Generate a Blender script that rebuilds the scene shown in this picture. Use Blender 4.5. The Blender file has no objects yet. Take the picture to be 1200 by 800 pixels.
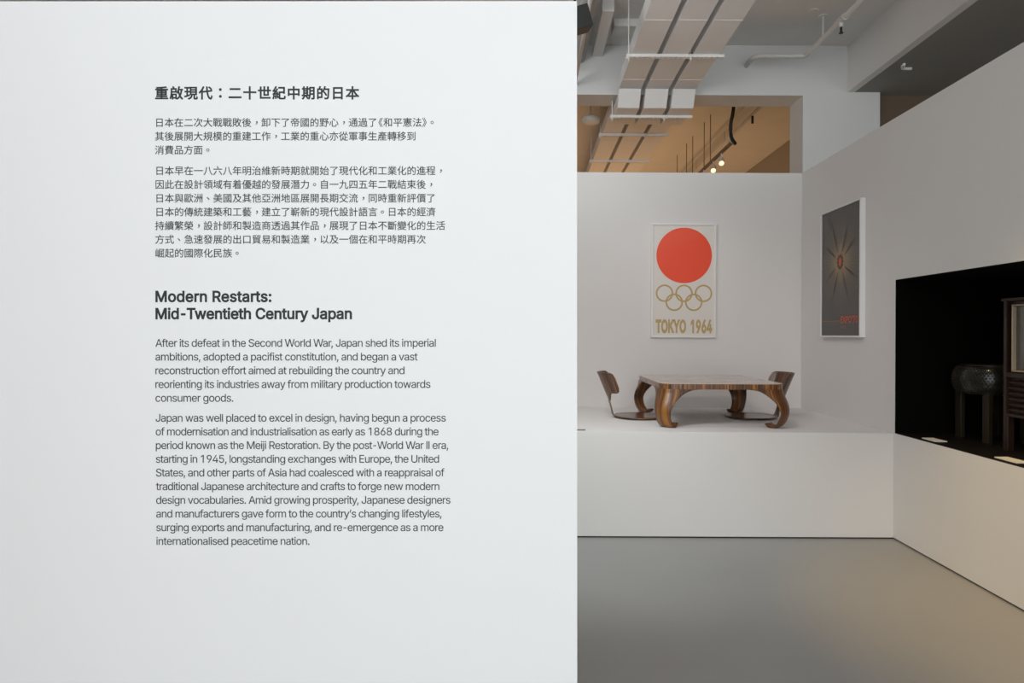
import bpy, math, random
import numpy as np
from mathutils import Vector, Matrix
from mathutils.geometry import delaunay_2d_cdt
random.seed(7)
S = bpy.context.scene
COL = S.collection
PI = math.pi
R = math.radians

# ------------------------------------------------------------------ camera
cam_d = bpy.data.cameras.new('camera')
cam_d.sensor_width = 36.0
cam_d.lens = 21.0
cam_d.shift_x = -20 / 1200
cam_d.shift_y = -8 / 1200
cam_d.clip_start = 0.05
cam = bpy.data.objects.new('camera', cam_d)
COL.objects.link(cam)
ROLL = 0.0045
cam.matrix_world = (Matrix.Translation((0, 0, 1.5)) @ Matrix.Rotation(R(90), 4, 'X')
                    @ Matrix.Rotation(ROLL, 4, 'Z'))
S.camera = cam

# ------------------------------------------------------------------ world, light, exposure
S.view_settings.view_transform = 'Standard'
S.view_settings.look = 'None'
S.view_settings.gamma = 1
S.view_settings.exposure = 0.0
S.view_settings.use_curve_mapping = False
w = bpy.data.worlds.new('world')
S.world = w
w.use_nodes = True
w.node_tree.nodes['Background'].inputs[0].default_value = (0.975, 0.995, 1.0, 1)
w.node_tree.nodes['Background'].inputs[1].default_value = 1.87


def area(name, loc, target, size, power, color, size_y=None):
    d = bpy.data.lights.new(name, 'AREA')
    d.energy = power
    d.color = color
    d.size = size
    if size_y:
        d.shape = 'RECTANGLE'
        d.size_y = size_y
    o = bpy.data.objects.new(name, d)
    COL.objects.link(o)
    o.location = loc
    o.rotation_euler = (Vector(target) - Vector(loc)).to_track_quat('-Z', 'Y').to_euler()
    return o


def spot(name, loc, target, angle, blend, power, color, radius=0.05):
    d = bpy.data.lights.new(name, 'SPOT')
    d.energy = power
    d.color = color
    d.spot_size = R(angle)
    d.spot_blend = blend
    d.shadow_soft_size = radius
    o = bpy.data.objects.new(name, d)
    COL.objects.link(o)
    o.location = loc
    o.rotation_euler = (Vector(target) - Vector(loc)).to_track_quat('-Z', 'Y').to_euler()
    return o


# unseen cool fill, added behind the text wall to brighten the plinth's left
spot('unseen_left_fill', (-0.6, 2.8, 2.7), (0.55, 4.42, 0.25), 62, 1.0, 168, (0.90, 0.99, 1.0), 0.3)
spot('unseen_bulkhead_fill', (-1.4, 3.4, 3.5), (0.9, 7.0, 4.6), 80, 0.9, 182, (0.97, 0.99, 1.0), 0.6)  # unseen fill, added to lift the bulkhead and the duct faces
# lamps of the display
spot('track_lamp_plinth', (0.0, 4.1, 4.55), (1.2, 5.3, 0.9), 75, 0.8, 52, (0.96, 0.98, 1.0), 0.05)
spot('track_lamp_front', (-0.2, 2.2, 3.9), (1.5, 5.5, 1.0), 50, 0.9, 108, (1.0, 0.82, 0.80), 0.05)
spot('track_lamp_low_wall', (0.9, 2.0, 4.6), (2.70, 3.15, 0.05), 34, 1.0, 430, (1.0, 0.67, 0.24), 0.06)
# the amber room behind the display wall
area('back_room_glow', (1.6, 11.4, 1.2), (1.6, 11.6, 4.9), 3.6, 68, (1.0, 0.57, 0.26), 3.6)
# inside the dark showcase
spot('showcase_lamp', (2.80, 3.72, 1.88), (2.79, 3.76, 0.80), 90, 0.7, 2.0, (1.0, 0.80, 0.55), 0.02)
spot('showcase_lamp_stool', (2.80, 3.70, 1.86), (3.18, 4.12, 1.22), 40, 0.7, 1.6, (1.0, 0.78, 0.45), 0.015)


# ------------------------------------------------------------------ materials
def mat(name, col, rough=0.6, metal=0.0, coat=0.0, bump=0.0, bscale=60, var=0.0, vscale=3.0, spec=0.5):
    m = bpy.data.materials.new(name)
    m.use_nodes = True
    nt = m.node_tree
    b = nt.nodes['Principled BSDF']
    b.inputs['Base Color'].default_value = (*col, 1)
    b.inputs['Roughness'].default_value = rough
    b.inputs['Metallic'].default_value = metal
    b.inputs['Coat Weight'].default_value = coat
    b.inputs['Coat Roughness'].default_value = 0.06
    b.inputs['Specular IOR Level'].default_value = spec
    if bump or var:
        tc = nt.nodes.new('ShaderNodeTexCoord')
    if var:
        n = nt.nodes.new('ShaderNodeTexNoise')
        n.inputs['Scale'].default_value = vscale
        n.inputs['Detail'].default_value = 5
        nt.links.new(tc.outputs['Object'], n.inputs['Vector'])
        mx = nt.nodes.new('ShaderNodeMix')
        mx.data_type = 'RGBA'
        mx.inputs[6].default_value = (*[c * (1 - var) for c in col], 1)
        mx.inputs[7].default_value = (*[min(1, c * (1 + var)) for c in col], 1)
        nt.links.new(n.outputs['Fac'], mx.inputs[0])
        nt.links.new(mx.outputs[2], b.inputs['Base Color'])
    if bump:
        n2 = nt.nodes.new('ShaderNodeTexNoise')
        n2.inputs['Scale'].default_value = bscale
        n2.inputs['Detail'].default_value = 3
        nt.links.new(tc.outputs['Object'], n2.inputs['Vector'])
        bp = nt.nodes.new('ShaderNodeBump')
        bp.inputs['Strength'].default_value = bump
        bp.inputs['Distance'].default_value = 0.002
        nt.links.new(n2.outputs['Fac'], bp.inputs['Height'])
        nt.links.new(bp.outputs['Normal'], b.inputs['Normal'])
    return m


def wood(name, cols, scale=70, coat=1.0, rough=0.35):
    """striped veneer; u runs across the grain"""
    m = bpy.data.materials.new(name)
    m.use_nodes = True
    nt = m.node_tree
    b = nt.nodes['Principled BSDF']
    tc = nt.nodes.new('ShaderNodeTexCoord')
    mp = nt.nodes.new('ShaderNodeMapping')
    mp.inputs['Scale'].default_value = (scale, 2.2, 1)
    n = nt.nodes.new('ShaderNodeTexNoise')
    n.inputs['Scale'].default_value = 1.0
    n.inputs['Detail'].default_value = 6
    n.inputs['Roughness'].default_value = 0.6
    n.inputs['Distortion'].default_value = 0.4
    cr = nt.nodes.new('ShaderNodeValToRGB')
    e = cr.color_ramp.elements
    e[0].position = 0.36
    e[0].color = (*cols[0], 1)
    e[1].position = 0.66
    e[1].color = (*cols[2], 1)
    x = e.new(0.5)
    x.color = (*cols[1], 1)
    nt.links.new(tc.outputs['UV'], mp.inputs['Vector'])
    nt.links.new(mp.outputs['Vector'], n.inputs['Vector'])
    nt.links.new(n.outputs['Fac'], cr.inputs['Fac'])
    nt.links.new(cr.outputs['Color'], b.inputs['Base Color'])
    b.inputs['Roughness'].default_value = rough
    b.inputs['Coat Weight'].default_value = coat
    b.inputs['Coat Roughness'].default_value = 0.08
    return m


M = {}
M['cool'] = mat('white_structure_paint', (0.66, 0.67, 0.665), 0.75, bump=0.15, bscale=220, var=0.015)
M['paint'] = mat('white_wall_paint', (0.735, 0.718, 0.70), 0.75, bump=0.15, bscale=220, var=0.015)
M['panel'] = mat('text_wall_paint', (0.915, 0.93, 0.95), 0.7, bump=0.1, bscale=200, var=0.008)
M['ceil'] = mat('ceiling_paint', (0.74, 0.73, 0.71), 0.85, bump=0.5, bscale=50, var=0.05)
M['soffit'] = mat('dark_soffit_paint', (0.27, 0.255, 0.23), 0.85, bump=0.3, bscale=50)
M['brown'] = mat('dim_amber_wall', (0.13, 0.09, 0.06), 0.8)  # dimness of the amber-lit wall beyond, put into the base colour
M['tan'] = mat('tan_wall_paint', (0.36, 0.32, 0.27), 0.8)
M['floor'] = mat('polished_concrete', (0.315, 0.308, 0.297), 0.42, bump=0.08, bscale=14, var=0.09, vscale=1.3)
M['gap'] = mat('shadow_gap_black', (0.035, 0.034, 0.03), 0.7)
M['duct'] = mat('duct_paint', (0.80, 0.785, 0.77), 0.55, var=0.02)
M['rail'] = mat('hanger_white', (0.80, 0.78, 0.75), 0.5)
M['rod'] = mat('thin_rod_brown', (0.10, 0.07, 0.05), 0.5)
M['pipe'] = mat('pipe_paint', (0.70, 0.69, 0.66), 0.5)
M['foam'] = mat('sprayed_insulation', (0.42, 0.41, 0.40), 0.9, bump=1.0, bscale=22, var=0.15, vscale=18)
M['black'] = mat('black_metal', (0.012, 0.014, 0.013), 0.5)
M['niche'] = mat('showcase_black', (0.0018, 0.0017, 0.0012), 0.9, spec=0.1)
M['nichefloor'] = mat('showcase_floor', (0.006, 0.005, 0.004), 0.6, spec=0.2)
M['rose_glare'] = wood('rosewood_top_glare', ((0.36, 0.29, 0.235), (0.42, 0.34, 0.28), (0.48, 0.40, 0.33)), coat=1.0, rough=0.45)  # pale tones carry the glare on the tabletop, lighter than the wood
M['rose_glare'].node_tree.nodes['Principled BSDF'].inputs['Coat IOR'].default_value = 1.9
M['rose_glare'].node_tree.nodes['Principled BSDF'].inputs['Coat Roughness'].default_value = 0.15
M['legwood'] = wood('rosewood_leg_veneer', ((0.038, 0.013, 0.004), (0.135, 0.048, 0.009), (0.43, 0.175, 0.024)), scale=46, coat=0.25, rough=0.42)
M['legwood'].node_tree.nodes['Principled BSDF'].inputs['Coat Roughness'].default_value = 0.3
M['apronwood'] = wood('rosewood_apron_veneer', ((0.038, 0.013, 0.004), (0.135, 0.048, 0.009), (0.43, 0.175, 0.024)), scale=46, coat=0.8, rough=0.4)
M['apronwood'].node_tree.nodes['Principled BSDF'].inputs['Coat Roughness'].default_value = 0.25
M['chairwood'] = wood('walnut_plywood', ((0.020, 0.008, 0.004), (0.070, 0.027, 0.010), (0.25, 0.10, 0.024)), 45, 0.6, 0.4)
M['frame'] = mat('white_frame', (0.80, 0.80, 0.79), 0.4)
M['paper'] = mat('cream_poster_paper', (0.73, 0.695, 0.64), 0.6, coat=0.3)
M['red'] = mat('poster_red', (0.88, 0.07, 0.02), 0.5, coat=0.15)
M['gold'] = mat('poster_gold', (0.50, 0.36, 0.15), 0.55)
M['ink1'] = mat('heading_ink', (0.022, 0.028, 0.032), 0.6)
M['ink2'] = mat('body_ink', (0.035, 0.045, 0.052), 0.6)
M['expored'] = mat('poster_orange_red', (0.55, 0.09, 0.045), 0.5)
M['expobrown'] = mat('poster_brown', (0.25, 0.13, 0.05), 0.5)
M['expoink'] = mat('poster_dark_ray', (0.055, 0.045, 0.035), 0.5)
M['tvwood'] = mat('console_walnut', (0.022, 0.010, 0.006), 0.45, var=0.3, vscale=30)
M['bezel'] = mat('screen_surround_cream', (0.38, 0.31, 0.22), 0.5)
M['screen'] = mat('screen_glass', (0.06, 0.06, 0.055), 0.12, coat=1.0)
M['stool'] = mat('dark_bronze_lattice', (0.035, 0.033, 0.022), 0.30, metal=0.6)
M['stoolbody'] = mat('dark_stool_body', (0.008, 0.010, 0.009), 0.30, coat=0.6)
M['stoolleg'] = mat('stool_leg_metal', (0.035, 0.026, 0.015), 0.35, metal=0.3)
M['card'] = mat('white_card', (0.85, 0.82, 0.75), 0.6)
M['glow'] = mat('lamp_lens', (1, 0.8, 0.5), 0.4)
M['glow'].node_tree.nodes['Principled BSDF'].inputs['Emission Color'].default_value = (1.0, 0.72, 0.35, 1)
M['glow'].node_tree.nodes['Principled BSDF'].inputs['Emission Strength'].default_value = 2.0
M['steel'] = mat('track_grey', (0.20, 0.16, 0.12), 0.4, metal=0.4)


def burst_mat():
    m = bpy.data.materials.new('printed_sunburst')
    m.use_nodes = True
    nt = m.node_tree
    b = nt.nodes['Principled BSDF']
    tc = nt.nodes.new('ShaderNodeTexCoord')
    mp = nt.nodes.new('ShaderNodeMapping')
    mp.inputs['Location'].default_value = (-0.5, -0.577, 0)
    mp.vector_type = 'POINT'
    sc = nt.nodes.new('ShaderNodeVectorMath')
    sc.operation = 'MULTIPLY'
    sc.inputs[1].default_value = (1.0, 1.7, 0)
    ln = nt.nodes.new('ShaderNodeVectorMath')
    ln.operation = 'LENGTH'
    gr = nt.nodes.new('ShaderNodeTexGradient')
    gr.gradient_type = 'RADIAL'
    wv = nt.nodes.new('ShaderNodeMath')
    wv.operation = 'MULTIPLY'
    wv.inputs[1].default_value = 2 * PI * 46
    sn = nt.nodes.new('ShaderNodeMath')
    sn.operation = 'SINE'
    mr = nt.nodes.new('ShaderNodeMapRange')
    mr.inputs[1].default_value = -1
    mr.inputs[2].default_value = 1
    mr.inputs[3].default_value = -0.05
    mr.inputs[4].default_value = 0.05
    ad = nt.nodes.new('ShaderNodeMath')
    ad.operation = 'ADD'
    cr = nt.nodes.new('ShaderNodeValToRGB')
    e = cr.color_ramp.elements
    e[0].position = 0.06
    e[0].color = (0.30, 0.20, 0.09, 1)
    e[1].position = 0.60
    e[1].color = (0.060, 0.052, 0.044, 1)
    x = e.new(0.30)
    x.color = (0.105, 0.085, 0.058, 1)
    L = nt.links.new
    L(tc.outputs['UV'], mp.inputs['Vector'])
    L(mp.outputs['Vector'], sc.inputs[0])
    L(sc.outputs[0], ln.inputs[0])
    L(sc.outputs[0], gr.inputs['Vector'])
    L(gr.outputs['Fac'], wv.inputs[0])
    L(wv.outputs[0], sn.inputs[0])
    L(sn.outputs[0], mr.inputs[0])
    L(ln.outputs['Value'], ad.inputs[0])
    L(mr.outputs[0], ad.inputs[1])
    L(ad.outputs[0], cr.inputs['Fac'])
    L(cr.outputs['Color'], b.inputs['Base Color'])
    b.inputs['Roughness'].default_value = 0.5
    b.inputs['Coat Weight'].default_value = 0.5
    return m


M['burst'] = burst_mat()


# ------------------------------------------------------------------ mesh helpers
class MB:
    def __init__(self):
        self.v, self.f, self.uv = [], [], {}

    def add(self, vs, fs):
        n = len(self.v)
        self.v += [tuple(p) for p in vs]
        self.f += [tuple(i + n for i in q) for q in fs]

    def box(self, a, b):
        x0, y0, z0 = a
        x1, y1, z1 = b
        self.add([(x0, y0, z0), (x1, y0, z0), (x1, y1, z0), (x0, y1, z0),
                  (x0, y0, z1), (x1, y0, z1), (x1, y1, z1), (x0, y1, z1)],
                 [(0, 3, 2, 1), (4, 5, 6, 7), (0, 1, 5, 4), (1, 2, 6, 5), (2, 3, 7, 6), (3, 0, 4, 7)])
        return self

    def tube(self, pts, r, n=10, cap=True):
        pts = [Vector(p) for p in pts]
        rs = r if isinstance(r, (list, tuple)) else [r] * len(pts)
        rings = []
        for i, p in enumerate(pts):
            d = (pts[min(i + 1, len(pts) - 1)] - pts[max(i - 1, 0)]).normalized()
            up = Vector((0, 0, 1)) if abs(d.z) < 0.9 else Vector((1, 0, 0))
            s = d.cross(up).normalized()
            t = s.cross(d).normalized()
            rings.append([p + (s * math.cos(2 * PI * k / n) + t * math.sin(2 * PI * k / n)) * rs[i] for k in range(n)])
        vs = [q for g in rings for q in g]
        fs = [(i * n + k, i * n + (k + 1) % n, (i + 1) * n + (k + 1) % n, (i + 1) * n + k)
              for i in range(len(pts) - 1) for k in range(n)]
        if cap:
            fs += [tuple(range(n))[::-1], tuple((len(pts) - 1) * n + k for k in range(n))]
        self.add(vs, fs)
        return self

    def lathe(self, prof, c, n=40):
        vs = [(c[0] + r * math.cos(2 * PI * k / n), c[1] + r * math.sin(2 * PI * k / n), c[2] + z)
              for r, z in prof for k in range(n)]
        fs = [(i * n + k, i * n + (k + 1) % n, (i + 1) * n + (k + 1) % n, (i + 1) * n + k)
              for i in range(len(prof) - 1) for k in range(n)]
        fs += [tuple(range(n))[::-1], tuple((len(prof) - 1) * n + k for k in range(n))]
        self.add(vs, fs)
        return self

    def prism(self, pts, ext):
        """closed polygon pts (3d), extruded by vector ext"""
        n = len(pts)
        e = Vector(ext)
        vs = [Vector(p) for p in pts] + [Vector(p) + e for p in pts]
        self.add(vs, [tuple(range(n))[::-1], tuple(range(n, 2 * n))] +
                 [(i, (i + 1) % n, n + (i + 1) % n, n + i) for i in range(n)])
        return self

    def build(self, name, m, parent=None, smooth=False, bevel=0.0, loc=None):
        me = bpy.data.meshes.new(name)
        me.from_pydata(self.v, [], self.f)
        me.materials.append(m)
        if self.uv:
            ul = me.uv_layers.new(name='UVMap')
            for lp in me.loops:
                ul.data[lp.index].uv = self.uv.get(lp.vertex_index, (0, 0))
        me.update()
        if smooth:
            me.polygons.foreach_set('use_smooth', [True] * len(me.polygons))
        o = bpy.data.objects.new(name, me)
        COL.objects.link(o)
        if parent:
            o.parent = parent
        if loc:
            o.location = loc
        if bevel:
            bv = o.modifiers.new('bevel', 'BEVEL')
            bv.width = bevel
            bv.segments = 2
            bv.limit_method = 'ANGLE'
        return o


def box(name, a, b, m, parent=None, bevel=0.0):
    return MB().box(a, b).build(name, m, parent, bevel=bevel)


def struct(o):
    o['kind'] = 'structure'
    return o


def tag(o, label, cat, group=None):
    o['label'] = label
    o['category'] = cat
    if group:
        o['group'] = group
    return o


def empty(name, loc=(0, 0, 0), rz=0.0):
    o = bpy.data.objects.new(name, None)
    COL.objects.link(o)
    o.location = loc
    o.rotation_euler = (0, 0, rz)
    o.empty_display_size = 0.1
    return o


def solid(o, t, offset=0.0):
    s = o.modifiers.new('solidify', 'SOLIDIFY')
    s.thickness = t
    s.offset = offset
    return o


def interp(tab, t):
    """Catmull style interpolation through tab = [(t, a, b, ...)]"""
    for i in range(len(tab) - 1):
        if t <= tab[i + 1][0] or i == len(tab) - 2:
            p1, p2 = tab[i], tab[i + 1]
            p0 = tab[i - 1] if i else p1
            p3 = tab[i + 2] if i + 2 < len(tab) else p2
            h = (p2[0] - p1[0])
            s = (t - p1[0]) / h
            out = []
            for k in range(1, len(p1)):
                m1 = (p2[k] - p0[k]) / (p2[0] - p0[0]) * h
                m2 = (p3[k] - p1[k]) / (p3[0] - p1[0]) * h
                out.append((2 * s**3 - 3 * s**2 + 1) * p1[k] + (s**3 - 2 * s**2 + s) * m1 +
                           (-2 * s**3 + 3 * s**2) * p2[k] + (s**3 - s**2) * m2)
            return out


# ------------------------------------------------------------------ the setting
WX = 2.703      # face of the right display wall
WY = 5.932      # face of the back display wall
PY = 4.419      # face of the plinth
PZ = 0.784      # top of the plinth, sill of the showcase
SF = PZ + 0.004   # showcase floor
WT = 3.115      # top of the display walls
CZ = 4.90       # ceiling

struct(box('floor', (-7, -5, -0.1), (9, 14.2, 0), M['floor']))
struct(box('ceiling', (-7, -1.2, CZ), (9, 14.2, CZ + 0.2), M['ceil']))
# back display wall with a recessed black foot
struct(box('wall_back', (-3.2, WY, 0), (WX, WY + 0.13, WT), M['paint']))
# right display wall around the showcase opening
NY0, NY1, NZ0, NZ1 = 1.9, 4.41, PZ, 1.917
g = MB()
g.box((WX, -1.0, 0.012), (WX + 0.12, NY0, WT))
g.box((WX, NY1, 0.012), (WX + 0.12, WY + 0.13, WT))
g.box((WX, NY0, 0.012), (WX + 0.12, NY1, NZ0))
g.box((WX, NY0, NZ1), (WX + 0.12, NY1, WT))
wr = struct(g.build('wall_right', M['paint']))
struct(box('baseboard_right', (WX + 0.012, -1.0, 0), (WX + 0.11, PY, 0.012), M['gap']))
# the showcase behind the opening: its black lining starts right at the wall face
e = 0.004
for k, (a, b, m) in enumerate((((WX + 0.0015, NY0 + e, NZ0), (3.75, NY1 - e, NZ0 + e), 'nichefloor'),
                               ((3.75, NY0, NZ0), (3.79, NY1, NZ1), 'niche'),
                               ((WX + 0.0015, NY1 - e, NZ0), (3.75, NY1, NZ1), 'niche'),
                               ((WX + 0.0015, NY0, NZ0), (3.75, NY0 + e, NZ1), 'niche'),
                               ((WX + 0.0015, NY0 + e, NZ1 - e), (3.75, NY1 - e, NZ1), 'niche'))):
    struct(box('trim_%d' % (k + 4), a, b, M[m]))

# bulkhead with a wide opening, the pier beside it and the longitudinal beam
BY, BT = 7.0, 0.35
OX, OZ = 3.197, 4.315
g = MB()
g.box((-7, BY, OZ), (OX, BY + BT, CZ))
g.box((OX, BY, 0), (4.10, BY + BT, CZ))
g.box((-7, BY, 0), (-3.2, BY + BT, OZ))
struct(g.build('wall_rear', M['cool']))
struct(box('trim_1', (3.717, -1.2, 4.357), (3.80, BY, CZ), M['paint']))
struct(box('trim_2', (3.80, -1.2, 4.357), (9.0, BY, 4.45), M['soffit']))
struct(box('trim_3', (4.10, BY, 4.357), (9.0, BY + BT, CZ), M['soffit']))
struct(box('wall_beyond', (4.10, BY + 0.1, 0), (8.85, BY + BT - 0.001, 4.3565), M['brown']))
struct(box('wall_side', (4.50, BY + BT, 0), (4.65, 14.0, CZ), M['tan']))
struct(box('wall_unseen_shade', (-2.5, -1.2, 0), (-2.4, 1.8, 3.1), M['tan']))  # unseen wall, added to darken the left of the text wall
struct(box('wall_far', (-7, 14.0, 0), (9, 14.2, CZ), M['paint']))
struct(box('wall_east', (8.85, -1.2, 0), (9.0, 14.0, CZ), M['paint']))
struct(box('wall_west', (-5.15, -1.2, 0), (-5.0, BY, CZ), M['paint']))  # unseen, added to keep world light off the right wall and floor
struct(box('wall_west_far', (-7.0, BY + BT, 0), (-6.85, 14.0, CZ), M['paint']))

# ------------------------------------------------------------------ text wall
TY = 1.8
KP = TY / 700.0


def P(px, py):
    """layout units of the lettering -> metres on the wall face (local x, z)"""
    return (px - 620) * KP, (392 - py) * KP


tilt = -(ROLL + 0.0004)
wall = MB().box((-1.9, 0, -1.5), (0.1446, 0.16, 1.0045)).build('wall_left', M['panel'])
wall.location = (0, TY, 1.5)
wall.rotation_euler = (0, tilt, 0)
struct(wall)

import os
_glyph = {}
_latin_font = None
try:    # the grotesque that ships inside Blender itself
    _latin_font = bpy.data.fonts.load(os.path.join(bpy.utils.system_resource('DATAFILES'), 'fonts', 'Inter.woff2'))
except Exception:
    _latin_font = None


def text_object(s, font):
    c = bpy.data.curves.new('g', 'FONT')
    c.body = s
    c.resolution_u = 3
    if font:
        c.font = font
    o = bpy.data.objects.new('g', c)
    COL.objects.link(o)
    bpy.context.view_layer.update()
    return o, c


def contours(o):
    """closed polylines of a text object's outlines"""
    cc = o.to_curve(bpy.context.evaluated_depsgraph_get())
    out = []
    for q in cc.splines:
        bp = q.bezier_points
        pts = []
        for i in range(len(bp)):
            a, b = bp[i], bp[(i + 1) % len(bp)]
            A, B, h1, h2 = a.co.to_2d(), b.co.to_2d(), a.handle_right.to_2d(), b.handle_left.to_2d()
            d = B - A
            if d.length < 1e-5:
                continue
            flat = abs(d.cross(h1 - A)) / d.length < 0.002 and abs(d.cross(h2 - A)) / d.length < 0.002
            ks = (0,) if flat else (0, 1, 2, 3)
            for k in ks:
                t = k / 4
                pts.append(A * (1 - t) ** 3 + h1 * 3 * t * (1 - t) ** 2 + h2 * 3 * t * t * (1 - t) + B * t ** 3)
        if len(pts) > 2:
            out.append(pts)
    o.to_curve_clear()
    return out


def area2(p):
    return sum(p[i].x * p[(i + 1) % len(p)].y - p[(i + 1) % len(p)].x * p[i].y for i in range(len(p)))


def fill(conts, off):
    """non-zero fill of the contours, grown outwards by off (heavier weight)"""
    if not conts:
        return [], []
    sgn = 1 if area2(max(conts, key=lambda p: abs(area2(p)))) > 0 else -1
    loops = []
    for p in conts:
        n = len(p)
        q = []
        for i in range(n):
            d1 = (p[i] - p[i - 1]).normalized()
            d2 = (p[(i + 1) % n] - p[i]).normalized()
            n1, n2 = Vector((d1.y, -d1.x)), Vector((d2.y, -d2.x))
            b = n1 + n2
            k = b.length_squared
            b = b * (2 / k) if k > 0.35 else n1 * 1.2
            q.append(p[i] + b * off * sgn if off else p[i])
        loops.append(q)
    vs, es = [], []
    for q in loops:
        n0 = len(vs)
        vs += q
        es += [(n0 + i, n0 + (i + 1) % len(q)) for i in range(len(q))]
    V, _, F, _, _, _ = delaunay_2d_cdt(vs, es, [], 0, 1e-5)
    A = np.array([(vs[a].x, vs[a].y, vs[b].x, vs[b].y) for a, b in es])
    C = np.array([((V[f[0]] + V[f[1]] + V[f[2]]) / 3)[:] for f in F])
    x, y = C[:, 0:1], C[:, 1:2]
    up = (A[:, 1] <= y) & (A[:, 3] > y)
    dn = (A[:, 3] <= y) & (A[:, 1] > y)
    cr = (A[:, 2] - A[:, 0]) * (y - A[:, 1]) - (x - A[:, 0]) * (A[:, 3] - A[:, 1])
    wn = (up & (cr > 0)).sum(1) - (dn & (cr < 0)).sum(1)
    keep = wn * sgn > 0
    return [(v.x, v.y, 0.0) for v in V], [tuple(f) for f, k in zip(F, keep) if k]


def drop_object(o, c):
    bpy.data.objects.remove(o)
    bpy.data.curves.remove(c)


def glyph(ch, off):
    k = (ch, off)
    if k not in _glyph:
        o, c = text_object(ch, None)
        _glyph[k] = fill(contours(o), off)
        drop_object(o, c)
    return _glyph[k]


_lat = {}
BARS = {'l': ((0.053, 0, 0.114, 0.509), 0.167), 'I': ((0.058, 0, 0.122, 0.509), 0.180)}


def width_of(t):
    o, c = text_object(t, _latin_font)
    w_ = max(q.x for p in contours(o) for q in p)
    drop_object(o, c)
    return w_


def lat_glyph(ch, off):
    """one letter: vertices, faces, advance"""
    if (ch, off) in _lat:
        return _lat[ch, off]
    if ch in BARS and _latin_font:
        (x0, y0, x1, y1), adv = BARS[ch]
        v, f = fill([[Vector(q) for q in ((x0, y0), (x1, y0), (x1, y1), (x0, y1))]], off)
        _lat[ch, off] = (v, f, adv)
        return _lat[ch, off]
    adv = width_of(ch + 'H') - width_of('H')
    v, f = [], []
    if ch != ' ':
        o, c = text_object(ch, _latin_font)
        cs = contours(o)
        drop_object(o, c)
        if ch == '1' and len(cs) > 1:
            cs = [p for p in cs if len(p) != 4]
        v, f = fill(cs, off)
    if ch == '-':
        adv *= 0.84
        v = [(x * 0.84 + 0.0, y, z) for x, y, z in v]
    _lat[ch, off] = (v, f, adv)
    return _lat[ch, off]


KERN = {'Tw': -0.045, 'To': -0.05, 'Wa': -0.03, 'Wo': -0.02, 'y,': -0.03, 'r,': -0.03, 'Af': -0.01, '-T': -0.03, 'TO': -0.01, 'OK': 0, 'KY': 0}


def latin_text(s, width=None, off=0.0):
    """glyphs set side by side; tracked so that the ink is exactly width (font units) wide"""
    items, x = [], 0.0
    for i, ch in enumerate(s):
        v, f, adv = lat_glyph(ch, off)
        x += KERN.get(s[i - 1:i + 1], 0.0) if i else 0.0
        items.append((x, v, f))
        x += adv
    ink0 = items[0][0] + min(q[0] for q in items[0][1])
    ink1 = items[-1][0] + max(q[0] for q in items[-1][1])
    tr = (width - (ink1 - ink0)) / (len(s) - 1) if width else 0.0
    vs, fs = [], []
    for i, (x, v, f) in enumerate(items):
        n0 = len(vs)
        vs += [(q[0] + x - ink0 + tr * i, q[1], 0) for q in v]
        fs += [tuple(j + n0 for j in p) for p in f]
    return vs, fs


def cjk_line(s, px, base, em, pitch, off, m, name):
    g = MB()
    x = px
    for ch in s:
        dx = dy = 0.0
        adv = pitch
        if ch in '，。、':
            dx, dy = 0.30, 0.27
        if ch == '：':
            dx, dy = 0.25, 0.06
        if ch == '《':
            dx, adv = -0.42, pitch * 0.6
        if ch == '》':
            dx, adv = 0.0, pitch * 0.55
        vs, fs = glyph(ch, off)
        ox, oz = P(x + dx * em, base - dy * em)
        g.add([(ox + v[0] * em * KP, -0.0004, oz + v[1] * em * KP) for v in vs], fs)
        x += adv
    return g.build(name, m, wall)


def latin_line(s, x0, x1, base, cap, off, m, name):
    k = cap / (0.509 if _latin_font else 0.682)
    vs, fs = latin_text(s, (x1 - x0) / k, off)
    ox, oz = P(x0, base)
    g = MB()
    g.add([(ox + v[0] * k * KP, -0.0004, oz + v[1] * k * KP) for v in vs], fs)
    return g.build(name, m, wall)


h = cjk_line('重啟現代：二十世紀中期的日本', 181.5, 114.9, 16.2, 17.2, 0.027, M['ink1'], 'heading_lettering')
EM, PT = 11.3, 11.35
for i, s in enumerate(['日本在二次大戰戰敗後，卸下了帝國的野心，通過了《和平憲法》。',
                       '其後展開大規模的重建工作，工業的重心亦從軍事生產轉移到',
                       '消費品方面。']):
    cjk_line(s, 181.4, 147.6 + 16.1 * i, EM, PT, 0.008, M['ink2'], 'text_line')
for i, s in enumerate(['日本早在一八六八年明治維新時期就開始了現代化和工業化的進程，',
                       '因此在設計領域有着優越的發展潛力。自一九四五年二戰結束後，',
                       '日本與歐洲、美國及其他亞洲地區展開長期交流，同時重新評價了',
                       '日本的傳統建築和工藝，建立了嶄新的現代設計語言。日本的經濟',
                       '持續繁榮，設計師和製造商透過其作品，展現了日本不斷變化的生活',
                       '方式、急速發展的出口貿易和製造業，以及一個在和平時期再次',
                       '崛起的國際化民族。']):
    cjk_line(s, 181.6, 204.1 + 16.08 * i, EM, PT, 0.008, M['ink2'], 'text_line')
latin_line('Modern Restarts:', 182.2, 318.2, 353.2, 12.3, 0.024, M['ink1'], 'heading_lettering')
latin_line('Mid-Twentieth Century Japan', 182.2, 412.5, 373.3, 12.3, 0.024, M['ink1'], 'heading_lettering')
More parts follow.
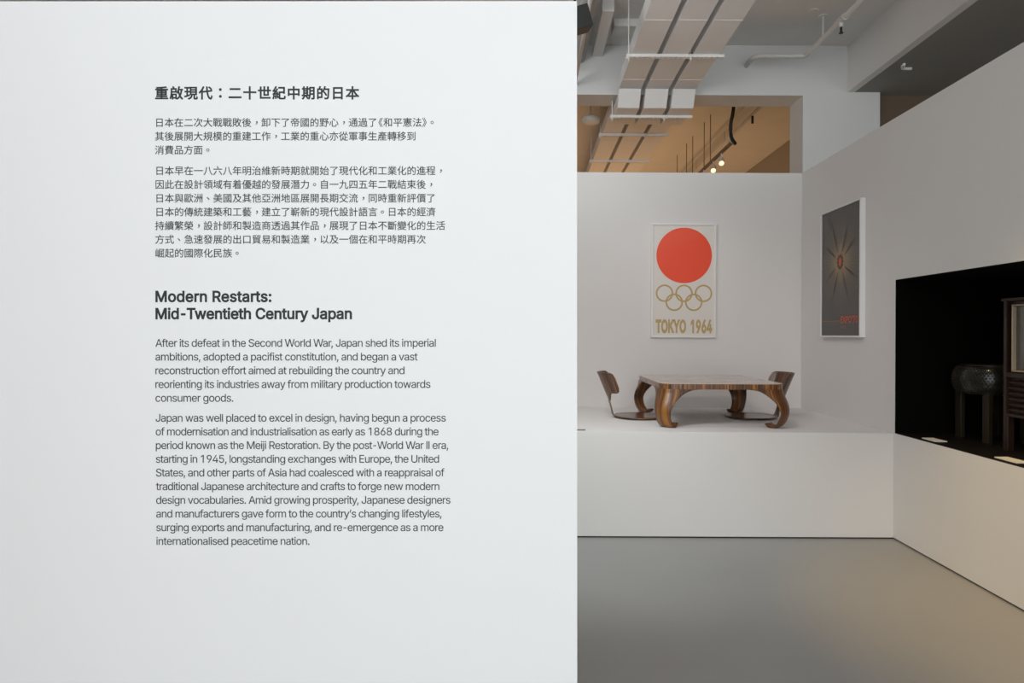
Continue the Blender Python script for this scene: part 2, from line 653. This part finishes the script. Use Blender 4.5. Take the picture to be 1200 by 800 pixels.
for i, (s, x1) in enumerate([('After its defeat in the Second World War, Japan shed its imperial', 510.7),
                             ('ambitions, adopted a pacifist constitution, and began a vast', 489.4),
                             ('reconstruction effort aimed at rebuilding the country and', 474.0),
                             ('reorienting its industries away from military production towards', 504.4),
                             ('consumer goods.', 273.5)]):
    latin_line(s, 182.2, x1, 406.0 + 16.08 * i, 8.95, 0.004, M['ink2'], 'text_line')
for i, (s, x1) in enumerate([('Japan was well placed to excel in design, having begun a process', 522.4),
                             ('of modernisation and industrialisation as early as 1868 during the', 513.9),
                             ('period known as the Meiji Restoration. By the post-World War II era,', 525.3),
                             ('starting in 1945, longstanding exchanges with Europe, the United', 514.5),
                             ('States, and other parts of Asia had coalesced with a reappraisal of', 520.8),
                             ('traditional Japanese architecture and crafts to forge new modern', 514.8),
                             ('design vocabularies. Amid growing prosperity, Japanese designers', 527.8),
                             ('and manufacturers gave form to the country’s changing lifestyles,', 517.4),
                             ('surging exports and manufacturing, and re-emergence as a more', 519.6),
                             ('internationalised peacetime nation.', 362.6)]):
    latin_line(s, 182.4 + 0.09 * i, x1, 493.7 + 16.03 * i, 8.95, 0.004, M['ink2'], 'text_line')

# ------------------------------------------------------------------ plinth
pl = empty('display_plinth', (0, PY, 0))
tag(pl, 'long white box plinth against the back wall, carrying the low table and chairs', 'plinth')
box('plinth_body', (-3.2, 0, 0.012), (WX - 0.0005, WY - PY - 0.0005, PZ), M['paint'], pl, 0.0015)
box('plinth_foot', (-3.2, 0.012, 0), (WX - 0.0005, WY - PY - 0.0005, 0.012), M['gap'], pl)


# ------------------------------------------------------------------ low table
def make_table():
    t = empty('low_table', (1.507, 5.12, PZ))
    tag(t, 'square low table in striped rosewood plywood with four curled legs, on the white plinth', 'table')
    H, ax, ay, r = 0.345, 0.4825, 0.52, 0.11

    def outline(inset=0.0, n=8):
        pts = []
        for sx, sy, a0 in ((1, 1, 0), (-1, 1, 90), (-1, -1, 180), (1, -1, 270)):
            for k in range(n + 1):
                a = R(a0 + 90 * k / n)
                pts.append((sx * (ax - r) + (r - inset) * math.cos(a), sy * (ay - r) + (r - inset) * math.sin(a)))
        return pts
    o = outline()
    n = len(o)
    g = MB()
    zs = [(0.004, H), (0.0, H - 0.003), (0.0, H - 0.0045)]
    for ins, z in zs:
        g.v += [(x, y, z) for x, y in outline(ins)]
    g.f += [(i, (i + 1) % n, n + (i + 1) % n, n + i)[::-1] for i in range(n)]
    g.f += [(n + i, n + (i + 1) % n, 2 * n + (i + 1) % n, 2 * n + i)[::-1] for i in range(n)]
    g.f += [tuple(range(n)), tuple(range(2 * n, 3 * n))[::-1]]
    for i, p in enumerate(g.v):
        g.uv[i] = (p[1] * 0.45, p[0] * 0.5)
    g.build('tabletop', M['rose_glare'], t)
    # apron
    g = MB()
    per = [0.0]
    oo = o + [o[0]]
    for i in range(n):
        per.append(per[-1] + math.dist(oo[i], oo[i + 1]))
    inn = outline(0.012) + [outline(0.012)[0]]
    for i in range(n + 1):
        for (p, z) in ((oo[i], H - 0.0046), (oo[i], H - 0.046), (inn[i], H - 0.046), (inn[i], H - 0.0046)):
            g.uv[len(g.v)] = (per[i], z)
            g.v.append((p[0], p[1], z))
    for i in range(n):
        for k in range(4):
            g.f.append((4 * i + k, 4 * i + (k + 1) % 4, 4 * (i + 1) + (k + 1) % 4, 4 * (i + 1) + k))
    g.build('apron', M['apronwood'], t, smooth=False)
    # profile of one leg: t, offset along the diagonal, height, half width
    prof = [(0.0, 0.000, 0.299, 0.265), (0.05, 0.002, 0.290, 0.205), (0.12, 0.006, 0.270, 0.160),
            (0.24, 0.020, 0.235, 0.122), (0.36, 0.038, 0.195, 0.096), (0.50, 0.050, 0.145, 0.078),
            (0.62, 0.046, 0.100, 0.070), (0.73, 0.028, 0.055, 0.066), (0.82, 0.000, 0.022, 0.064),
            (0.90, -0.035, 0.008, 0.062), (0.96, -0.068, 0.012, 0.058), (1.0, -0.090, 0.030, 0.054)]
    NV, NU = 44, 20
    for sx, sy in ((-1, -1), (1, -1), (-1, 1), (1, 1)):
        g = MB()
        qa = r * PI / 4
        for j in range(NV + 1):
            off, z, W = interp(prof, j / NV)
            for i in range(NU + 1):
                a = (2 * i / NU - 1) * W
                if abs(a) <= qa:
                    th = PI / 4 + a / r
                    x, y = (ax - r) + r * math.cos(th), (ay - r) + r * math.sin(th)
                elif a > 0:
                    x, y = (ax - r) - (a - qa), ay
                else:
                    x, y = ax, (ay - r) - (-a - qa)
                x += off * 0.7071
                y += off * 0.7071
                g.uv[len(g.v)] = (a + 3.3 * sx + 7.1 * sy, z + j * 0.004)
                g.v.append((sx * x, sy * y, z))
        for j in range(NV):
            for i in range(NU):
                q = (j * (NU + 1) + i, j * (NU + 1) + i + 1, (j + 1) * (NU + 1) + i + 1, (j + 1) * (NU + 1) + i)
                g.f.append(q[::-1] if sx * sy > 0 else q)
        l = g.build('leg', M['legwood'], t, smooth=True)
        solid(l, 0.013, -1.0 if False else 0.0)
    return t


make_table()


# ------------------------------------------------------------------ legless chairs
def make_chair():
    c = empty('legless_chair')
    th = 0.009
    # seat: flattened round board that runs up into the stem
    path = []
    for k in range(25):
        a = PI * k / 24
        x = 0.215 * math.cos(a)
        path.append((x, 0.010 + 0.003 * math.cos(a) ** 2, max(0.205 * math.sin(a) ** 0.8 if 0 < a < PI else 0.002, 0.004)))
    seat = path[:22]
    g = MB()
    N = 12
    for (x, z, wd) in seat + [(-0.212, 0.013, 0.052)]:
        for i in range(N + 1):
            s = 2 * i / N - 1
            g.uv[len(g.v)] = (s * wd, x)
            g.v.append((x, s * wd, z + 0.004 * abs(s) ** 2))
    for j in range(len(seat)):
        for i in range(N):
            a = j * (N + 1) + i
            g.f.append((a, a + 1, a + N + 2, a + N + 1))
    solid(g.build('seat', M['chairwood'], c, smooth=True), th)
    g = MB()
    stem = [(-0.210, 0.0128, 0.054), (-0.222, 0.018, 0.048), (-0.230, 0.030, 0.042), (-0.238, 0.06, 0.036),
            (-0.248, 0.10, 0.034), (-0.262, 0.15, 0.040)]
    for (x, z, wd) in stem:
        for i in range(N + 1):
            s = 2 * i / N - 1
            g.uv[len(g.v)] = (s * wd, z)
            g.v.append((x, s * wd, z))
    for j in range(len(stem) - 1):
        for i in range(N):
            a = j * (N + 1) + i
            g.f.append((a, a + 1, a + N + 2, a + N + 1))
    solid(g.build('stem', M['chairwood'], c, smooth=True), th)
    # backrest: wraps round the sitter
    g = MB()
    NU, NV = 36, 14
    Rr, amax = 0.172, R(78)
    for i in range(NU + 1):
        a = 2 * i / NU - 1
        aa = abs(a)
        # lower edge: stem in the middle, wings at the sides
        s = min(1, max(0, (aa - 0.14) / 0.46))
        lo = 0.145 + 0.075 * (s * s * (3 - 2 * s))
        hi = 0.396
        if aa > 0.80:
            q = (aa - 0.80) / 0.20
            rr = 0.045 * (1 - math.sqrt(max(0, 1 - q * q)))
            hi -= rr
            lo += rr
        for j in range(NV + 1):
            z = lo + (hi - lo) * j / NV
            ph = a * amax
            lean = -0.262 - 0.105 * (z - 0.15) / 0.25
            grow = 0.90 + 0.10 * (z - 0.15) / 0.25
            g.uv[len(g.v)] = (a * 0.24, z)
            g.v.append((lean + Rr * 0.86 * (1 - math.cos(ph)) * grow, Rr * math.sin(ph) * grow, z))
    for i in range(NU):
        for j in range(NV):
            p = i * (NV + 1) + j
            g.f.append((p, p + 1, p + NV + 2, p + NV + 1))
    solid(g.build('backrest', M['chairwood'], c, smooth=True), th)
    return c


def copy_tree(o, parent=None):
    c = o.copy()
    COL.objects.link(c)
    if parent:
        c.parent = parent
    for ch in list(o.children):
        copy_tree(ch, c)
    return c


ch1 = make_chair()
ch1.location = (0.962, 5.21, PZ)
tag(ch1, 'legless floor chair of bent plywood at the left side of the low table', 'chair', 'bent plywood floor chairs at the low table')
ch2 = copy_tree(ch1)
ch2.location = (1.942, 5.23, PZ)
ch2.rotation_euler = (0, 0, PI)
tag(ch2, 'legless floor chair of bent plywood behind the right end of the low table', 'chair', 'bent plywood floor chairs at the low table')

cp = empty('caption_plate', (0.30, 4.475, PZ))
tag(cp, 'low dark caption strip on the plinth edge beside the text wall', 'label')
box('caption_strip', (-0.14, -0.004, 0), (0.125, 0.010, 0.009), M['steel'], cp)


# ------------------------------------------------------------------ posters
def text_mesh(s, x0, x1, z0, h, off):
    """text in the x-z plane facing -y, between x0 and x1, cap height h"""
    vs, fs = latin_text(s, None, off)
    a = min(v[0] for v in vs)
    b = max(v[0] for v in vs)
    t = max(v[1] for v in vs)
    lo = min(v[1] for v in vs)
    g = MB()
    g.add([(x0 + (v[0] - a) * (x1 - x0) / (b - a), 0, z0 + (v[1] - lo) / (t - lo) * h) for v in vs], fs)
    return g


def frame_parts(par, W, H, b, d, m):
    box('frame', (0, -d, 0), (b, 0, H), m, par, 0.001)
    box('frame', (W - b, -d, 0), (W, 0, H), m, par, 0.001)
    box('frame', (b, -d, 0), (W - b, 0, b), m, par, 0.001)
    box('frame', (b, -d, H - b), (W - b, 0, H), m, par, 0.001)


# olympic poster on the back wall, face at y = -0.02
p1 = empty('framed_poster', (1.206, WY, 1.478))
tag(p1, 'white framed poster with large red disc and TOKYO 1964 on the back wall', 'poster')
W1, H1 = 0.640, 1.128
frame_parts(p1, W1, H1, 0.016, 0.030, M['frame'])
pr = box('print', (0.016, -0.018, 0.016), (W1 - 0.016, 0, H1 - 0.016), M['paper'], p1)


def disc(cx, cz, r0, r1, y, m, name, n=72):
    g = MB()
    if r0 <= 0:
        g.add([(cx + r1 * math.cos(2 * PI * k / n), y, cz + r1 * math.sin(2 * PI * k / n)) for k in range(n)],
              [tuple(range(n))])
    else:
        g.add([(cx + q * math.cos(2 * PI * k / n), y, cz + q * math.sin(2 * PI * k / n)) for q in (r0, r1) for k in range(n)],
              [(k, (k + 1) % n, n + (k + 1) % n, n + k) for k in range(n)])
    return g.build(name, m, pr)


bx, bz = 1.206, 1.478
disc(1.532 - bx, 2.291 - bz, 0, 0.275, -0.0184, M['red'], 'red_disc')
rcx = 1.532 - bx
for k, (dx, dz) in enumerate(((-0.193, 0), (0, 0), (0.193, 0), (-0.0965, -0.089), (0.0965, -0.089))):
    disc(rcx + dx, 1.916 - bz + dz, 0.070, 0.0865, -0.0184 - 0.0002 * k, M['gold'], 'ring', 48)
g = text_mesh('TOKYO', 1.253 - bx, 1.554 - bx, 1.520 - bz, 0.138, 0.040)
o = g.build('lettering', M['gold'], pr)
o.location.y = -0.0184
g = text_mesh('1964', 1.600 - bx, 1.812 - bx, 1.520 - bz, 0.138, 0.040)
o = g.build('lettering', M['gold'], pr)
o.location.y = -0.0184

# dark poster on the right wall (local x runs towards the camera)
p2 = empty('framed_poster', (WX, 5.470, 1.490), -PI / 2)
tag(p2, 'white framed dark poster with a sunburst and EXPO 70 on the right wall', 'poster')
W2, H2 = 0.665, 1.125
frame_parts(p2, W2, H2, 0.014, 0.042, M['frame'])
g = MB()
a, b_, c_, d_ = 0.014, 0.014, W2 - 0.014, H2 - 0.014
g.box((a, -0.030, b_), (c_, 0, d_))
for i, v in enumerate(g.v):
    g.uv[i] = ((v[0] - a) / (c_ - a), (v[2] - b_) / (d_ - b_))
pr2 = g.build('print', M['burst'], p2)
ccx, ccz = W2 * 0.5, 0.014 + 0.577 * (H2 - 0.028)
for k, an in enumerate((68, 112, 35, 147, 212, 328, 248, 292)):
    a = R(an)
    u = Vector((math.cos(a), 0, math.sin(a)))
    v = Vector((-math.sin(a), 0, math.cos(a)))
    c0 = Vector((ccx, -0.0304, ccz))
    L = 0.33 if k in (2, 3, 4, 5) else 0.40
    MB().add([c0 + u * 0.10, c0 + u * L - v * 0.012, c0 + u * L + v * 0.012], [(0, 1, 2)])
    gg = MB()
    gg.add([c0 + u * 0.09 - v * 0.003, c0 + u * L * 0.6 - v * 0.013, c0 + u * L, c0 + u * L * 0.6 + v * 0.013, c0 + u * 0.09 + v * 0.003],
           [(0, 1, 2, 3, 4)])
    gg.build('ray', M['expoink'], pr2)
g = MB()
n = 24
g.add([(ccx + (0.044 if k % 2 else 0.060) * math.cos(2 * PI * k / n), -0.0306, ccz + (0.044 if k % 2 else 0.060) * 1.25 * math.sin(2 * PI * k / n)) for k in range(n)], [tuple(range(n))])
g.build('emblem', M['expoink'], pr2)
g = MB()
g.add([(ccx + 0.026 * math.cos(2 * PI * k / n), -0.0308, ccz + 0.040 * math.sin(2 * PI * k / n)) for k in range(n)], [tuple(range(n))])
g.build('emblem_centre', M['expored'], pr2)
g = text_mesh('EXPO’70', 0.345, 0.615, 0.120, 0.060, 0.022)
o = g.build('lettering', M['expored'], pr2)
o.location.y = -0.0304
g = text_mesh('1970', 0.345, 0.43, 0.072, 0.026, 0.01)
o = g.build('lettering', M['expobrown'], pr2)
o.location.y = -0.0304
g = MB()
g.add([(0.04, -0.0304, 0.138), (0.335, -0.0304, 0.138), (0.335, -0.0304, 0.144), (0.04, -0.0304, 0.144)], [(0, 1, 2, 3)])
g.build('printed_line', M['expobrown'], pr2)

# ------------------------------------------------------------------ showcase contents
st = empty('round_stool', (3.185, 4.13, SF))
tag(st, 'dark round stool with a latticed barrel seat on flat upright legs, inside the black showcase', 'stool')
prof = [(0.02, 0.316), (0.10, 0.316), (0.150, 0.318)]
for q in range(13):
    a = R(-66 + 132 * q / 12)
    prof.append((0.147 + 0.066 * math.cos(a) ** 0.9, 0.415 + 0.103 * math.sin(a)))
prof += [(0.150, 0.510), (0.02, 0.508)]
MB().lathe(prof, (0, 0, 0), 48).build('seat_body', M['stoolbody'], st, smooth=True)
g = MB()
n = 64
rows = []
for q in range(13):
    a = R(-62 + 124 * q / 12)
    rows.append((0.150 + 0.066 * math.cos(a) ** 0.9, 0.415 + 0.103 * math.sin(a)))
for j, (r_, z) in enumerate(rows):
    for k in range(n):
        a = 2 * PI * (k + 0.5 * (j % 2)) / n
        g.v.append((r_ * 1.004 * math.cos(a), r_ * 1.004 * math.sin(a), z))
for j in range(len(rows) - 1):
    for k in range(n):
        k2 = (k + 1) % n
        if j % 2 == 0:
            g.f += [(j * n + k, j * n + k2, (j + 1) * n + k), (j * n + k2, (j + 1) * n + k2, (j + 1) * n + k)]
        else:
            g.f += [(j * n + k, (j + 1) * n + k2, (j + 1) * n + k), (j * n + k, j * n + k2, (j + 1) * n + k2)]
lt = g.build('lattice', M['stool'], st)
wf = lt.modifiers.new('wire', 'WIREFRAME')
wf.thickness = 0.0025
MB().lathe([(0.150, 0.5125), (0.166, 0.5125), (0.166, 0.518), (0.150, 0.518)], (0, 0, 0), 48).build('top_rim', M['stoolleg'], st, smooth=False)
for dx, dy in ((-0.08, 0.115), (-0.08, -0.14), (0.10, -0.12), (0.10, 0.12)):
    g = MB()
    g.box((dx * 1.5 - 0.015, dy - 0.028, 0.0), (dx * 1.5 + 0.015, dy + 0.028, 0.335))
    g.build('leg', M['stoolleg'], st, bevel=0.003)

tv = empty('television_console', (2.985, 3.12, SF))
tag(tv, 'dark wooden television console with a cream-edged grey screen, at the right end of the showcase', 'television')
D = 0.42
g = MB()
g.box((0, 0, 0.215), (D, 0.022, 0.945))
g.box((0, 0.618, 0.215), (D, 0.64, 0.945))
g.box((-0.008, -0.01, 0.935), (D, 0.65, 0.953))
g.box((0.0, 0.022, 0.215), (D, 0.618, 0.235))
g.box((0.03, 0.022, 0.235), (D, 0.618, 0.935))
g.box((0.0, 0.022, 0.462), (0.03, 0.618, 0.490))
g.build('cabinet', M['tvwood'], tv, bevel=0.003)
g = MB()
g.box((0.002, 0.03, 0.902), (0.028, 0.580, 0.911))
g.box((0.002, 0.03, 0.497), (0.028, 0.580, 0.506))
g.box((0.002, 0.03, 0.506), (0.028, 0.040, 0.902))
g.box((0.002, 0.570, 0.506), (0.028, 0.580, 0.902))
g.build('screen_surround', M['bezel'], tv, bevel=0.003)
g = MB()
NS = 10
for i in range(NS + 1):
    for j in range(NS + 1):
        a, b = 2 * i / NS - 1, 2 * j / NS - 1
        g.v.append((0.026 - 0.016 * (1 - a * a) * (1 - b * b), 0.305 + a * 0.265, 0.704 + b * 0.198))
for i in range(NS):
    for j in range(NS):
        p = i * (NS + 1) + j
        g.f.append((p, p + 1, p + NS + 2, p + NS + 1))
g.build('screen', M['screen'], tv, smooth=True)
for k in range(6):
    z = 0.255 + k * 0.034
    MB().prism([(0.004, 0.04, z), (0.026, 0.04, z + 0.014), (0.026, 0.04, z + 0.020), (0.004, 0.04, z + 0.006)], (0, 0.56, 0)).build('louvre', M['tvwood'], tv)
for y0 in (0.0, 0.60):
    for x0 in (0.0, D - 0.04):
        box('leg', (x0, y0, 0), (x0 + 0.04, y0 + 0.04, 0.215), M['tvwood'], tv, 0.003)

for i, (y0, y1, lab) in enumerate(((4.03, 4.17, 'small white caption card on the showcase floor, near its far left corner'),
                                   (3.36, 3.52, 'small white caption card on the showcase floor, before the television console'))):
    o = box('caption_card', (2.745, y0, SF), (2.825, y1, SF + 0.006), M['card'])
    tag(o, lab, 'label', 'caption cards in the showcase')

# ------------------------------------------------------------------ ceiling services
zA, zB, DH = 4.325, 4.145, 0.15
names = ('leftmost', 'middle', 'rightmost')
for k, x0 in enumerate((1.02, 1.3275, 1.6425)):
    x1 = x0 + (0.2525, 0.26, 0.2575)[k]
    d = empty('air_duct', (x0, 3.2, zA))
    tag(d, '%s of three flat pale air ducts hung side by side, stepping down under the bulkhead' % names[k], 'duct', 'flat air ducts under the ceiling')
    wd = x1 - x0
    ln = [(0.0, 0), (6.85 - 3.2, 0), (6.96 - 3.2, zB - zA), (7.50 - 3.2, zB - zA), (7.60 - 3.2, 0), (13.0 - 3.2, 0)]
    g = MB()
    for (y, z) in ln:
        g.v += [(0, y, z), (wd, y, z), (wd, y, z + DH), (0, y, z + DH)]
    for j in range(len(ln) - 1):
        for q in range(4):
            a = 4 * j
            g.f.append((a + q, a + 4 + q, a + 4 + (q + 1) % 4, a + (q + 1) % 4))
    g.f += [(0, 1, 2, 3), (len(g.v) - 1, len(g.v) - 2, len(g.v) - 3, len(g.v) - 4)]
    g.build('duct_body', M['duct'], d)
    for y in (0.9, 2.15, 3.40, 5.55, 6.9, 8.2):
        g = MB()
        t_ = 0.003
        g.box((-t_, y, -t_), (wd + t_, y + 0.012, 0))
        g.box((-t_, y, 0), (0, y + 0.012, DH))
        g.box((wd, y, 0), (wd + t_, y + 0.012, DH))
        g.build('duct_seam', M['duct'], d)

lab = ('nearest white slotted rail carrying the three air ducts', 'white slotted rail under the ducts where they pass the bulkhead',
       'white slotted rail under the ducts, first beyond the bulkhead', 'white slotted rail under the ducts, farthest, just above the display wall')
for k, (y, z) in enumerate(((6.02, zA), (7.20, zB), (8.39, zA), (9.66, zA))):
    t = empty('hanger_rail', (0.965, y, z - 0.03))
    tag(t, lab[k], 'bracket', 'slotted rails under the air ducts')
    g = MB()
    g.box((0, -0.02, 0.018), (0.985, 0.02, 0.0295))
    g.box((0, -0.02, 0), (0.985, -0.014, 0.018))
    g.box((0, 0.014, 0), (0.985, 0.02, 0.018))
    for i in range(19):
        g.box((0.02 + 0.052 * i, -0.014, 0), (0.045 + 0.052 * i, 0.014, 0.004))
    g.build('channel', M['rail'], t)
    top = (OZ if k == 1 else CZ) - (z - 0.03)
    for x in (0.025, 0.65):
        MB().tube([(x, 0, -0.03), (x, 0, top)], 0.006, 8).build('threaded_rod', M['rail'], t)
        MB().tube([(x, 0, -0.014), (x, 0, -0.001)], 0.015, 6).build('nut', M['rail'], t)

# sprinkler pipe in the front room
sp = empty('sprinkler_pipe', (3.11, 3.2, 4.66))
tag(sp, 'off-white sprinkler pipe under the gallery ceiling, bending left along the bulkhead', 'pipe')
pts = [(0, 0, 0), (0, 3.50, 0)] + [(-0.05 + 0.05 * math.cos(a), 3.50 + 0.05 * math.sin(a), 0) for a in (R(25), R(50), R(75), R(90))]
pts += [(-0.50, 3.55, 0)] + [(-0.50 - 0.08 * math.sin(a), 3.55 + 0.08 - 0.08 * math.cos(a), 0) for a in (R(30), R(60), R(90))] + [(-0.58, 3.80, 0)]
MB().tube(pts, 0.026, 12).build('pipe_run', M['pipe'], sp, smooth=True)
for yy in (3.15, 1.2):
    MB().tube([(0, yy, 0.0), (0, yy, 0.23)], 0.012, 8).build('drop_rod', M['pipe'], sp)
    MB().lathe([(0.05, 0.228), (0.05, 0.24)], (0, yy, 0), 16).build('ceiling_plate', M['pipe'], sp)
g = MB()
g.tube([(0, 2.70, 0), (0, 2.86, 0)], 0.036, 12)
g.tube([(0, 2.78, 0), (0, 2.78, -0.07)], 0.024, 12)
g.build('tee_fitting', M['pipe'], sp)
g = MB().tube([(0, 2.78, -0.07), (0, 2.78, -0.125)], 0.012, 8)
g.lathe([(0.022, -0.13), (0.022, -0.125)], (0, 2.78, 0), 12)
g.build('sprinkler_head', M['black'], sp)

sp2 = empty('sprinkler_pipe', (3.24, 7.35, 4.72))
tag(sp2, 'sprinkler pipe under the amber ceiling beyond the bulkhead opening', 'pipe')
MB().tube([(0, 0, 0), (0, 6.5, 0)], 0.026, 12).build('pipe_run', M['pipe'], sp2, smooth=True)
MB().tube([(-0.12, 0.3, 0.1), (-0.12, 6.5, 0.1)], 0.015, 8).build('conduit', M['pipe'], sp2, smooth=True)
MB().tube([(0.0, 1.35, -0.02), (0.0, 1.35, -0.13)], 0.018, 8).build('sprinkler_head', M['black'], sp2)
for yy in (0.9, 2.6, 4.3, 6.0):
    MB().tube([(0, yy, 0.0), (0, yy, 0.18)], 0.008, 8).build('drop_rod', M['pipe'], sp2)

o = MB().lathe([(0.005, -0.014), (0.05, -0.012), (0.055, 0.0)], (2.96, 6.25, CZ), 20).build('smoke_detector', M['pipe'], smooth=False)
tag(o, 'small flat round detector on the ceiling beside the sprinkler pipe', 'detector')
t = empty('soffit_bracket', (3.93, 6.30, 4.357))
tag(t, 'small grey angled fixture on the underside of the dark soffit', 'fixture')
MB().tube([(0, 0, 0), (0, 0, -0.03)], 0.02, 10).build('mount', M['pipe'], t)
MB().tube([(-0.05, -0.10, -0.035), (0, 0, -0.035), (0.09, 0.0, -0.035)], 0.014, 10).build('arm', M['pipe'], t)

# services left of the ducts
o = box('cable_trunking', (0.725, 6.02, 4.76), (0.845, 7.0, CZ), M['paint'], bevel=0.003)
tag(o, 'square white boxed trunking running along the ceiling to the bulkhead, left of the ducts', 'trunking')
o = box('boxed_crossover', (0.90, 6.42, 4.82), (1.30, 6.62, CZ), M['ceil'])
tag(o, 'shallow grey box crossing above the ducts against the ceiling', 'trunking')
g = MB()
NP, n = 60, 14
rr = random.Random(3)
for i in range(NP + 1):
    y = 3.4 + 3.6 * i / NP
    for k in range(n):
        a = 2 * PI * k / n
        r_ = 0.085 + rr.uniform(-0.007, 0.007)
        g.v.append((0.565 + r_ * math.cos(a), y, 4.76 + r_ * math.sin(a)))
for i in range(NP):
    for k in range(n):
        g.f.append((i * n + k, (i + 1) * n + k, (i + 1) * n + (k + 1) % n, i * n + (k + 1) % n))
o = g.build('insulated_pipe', M['foam'], smooth=True)
tag(o, 'thick lumpy grey insulated pipe under the ceiling at the text wall edge', 'pipe')
o = MB().tube([(0.52, 3.4, 4.42), (0.52, 7.0, 4.42)], 0.02, 10).build('conduit_pipe', M['pipe'], smooth=True)
tag(o, 'thin pale conduit below the lumpy insulated pipe', 'pipe')

# black spotlight seen past the edge of the text wall
t = empty('black_spotlight', (0.40, 5.0, 4.50))
tag(t, 'black box-shaped spotlight half hidden by the text wall at the top', 'spotlight')
hd = MB().box((-0.10, -0.09, -0.088), (0.10, 0.09, 0.088)).build('lamp_housing', M['black'], t, bevel=0.004)
hd.location = (-0.012, 0, -0.375)
hd.rotation_euler = (R(8), R(-19), R(6))
MB().tube([(-0.03, 0, -0.25), (-0.03, 0, 0.0)], 0.010, 8).build('stem', M['black'], t)
MB().box((-0.05, -0.06, -0.03), (0.0, 0.06, 0.0)).build('track_adapter', M['black'], t)
o = box('lighting_track', (0.345, 3.0, 4.50), (0.395, 7.0, 4.54), M['rail'])
tag(o, 'white lighting track holding the black spotlight', 'track')

# white dish in the amber room
t = empty('ceiling_antenna', (0.83, 8.2, CZ))
tag(t, 'white dish-shaped fitting on a stem, hanging in the amber room left of the ducts', 'fixture')
MB().lathe([(0.018, -0.40), (0.014, -0.30), (0.012, 0.0)], (0, 0, 0), 12).build('stem', M['rail'], t, smooth=True)
MB().lathe([(0.05, -0.50), (0.12, -0.485), (0.135, -0.45), (0.13, -0.425), (0.06, -0.405), (0.04, -0.38), (0.018, -0.37)], (0, 0, 0), 28).build('dish', M['rail'], t, smooth=True)

# suspended lighting track in the amber room
t = empty('suspended_track', (2.78, 8.25, 4.14))
tag(t, 'dark lighting track hung on thin rods in the amber room, with small lit lamps', 'track')
MB().box((-0.02, 0.0, 0.0), (0.02, 4.6, 0.035)).build('track_rail', M['steel'], t)
for yy in (0.95, 1.28, 1.95, 2.35, 3.02):
    MB().tube([(0, yy, 0.035), (0, yy, CZ - 4.14)], 0.006, 6).build('drop_rod', M['rod'], t)
for yy, xx in ((0.42, 0.0), (0.80, 0.0), (1.30, 0.0)):
    l = MB().tube([(xx, yy, -0.09), (xx - 0.03, yy - 0.10, -0.17)], 0.042, 14).build('lamp_head', M['rail'], t)
    MB().tube([(xx, yy, 0.0), (xx, yy, -0.09)], 0.010, 8).build('lamp_arm', M['rail'], l)
    MB().tube([(xx - 0.031, yy - 0.103, -0.1724), (xx - 0.0315, yy - 0.105, -0.174)], 0.032, 14).build('lens', M['glow'], l)
MB().tube([(0.0, -0.02, 0.02), (0.0, 0.0, 0.10), (0.0, 0.12, 0.03)], 0.02, 8).build('feed_clamp', M['rail'], t)
t = MB().tube([interp([(-0.35, 2.76, 8.0, 4.90), (0, 2.735, 8.0, 4.64), (0.25, 2.715, 8.0, 4.47), (0.5, 2.695, 8.02, 4.32), (0.75, 2.725, 8.08, 4.18), (1.0, 2.80, 8.14, 4.11)], -0.35 + 1.35 * k / 20) for k in range(21)], 0.024, 8).build('power_cable', M['black'], smooth=True)
tag(t, 'thick black cable drooping down to the suspended lighting track', 'cable')
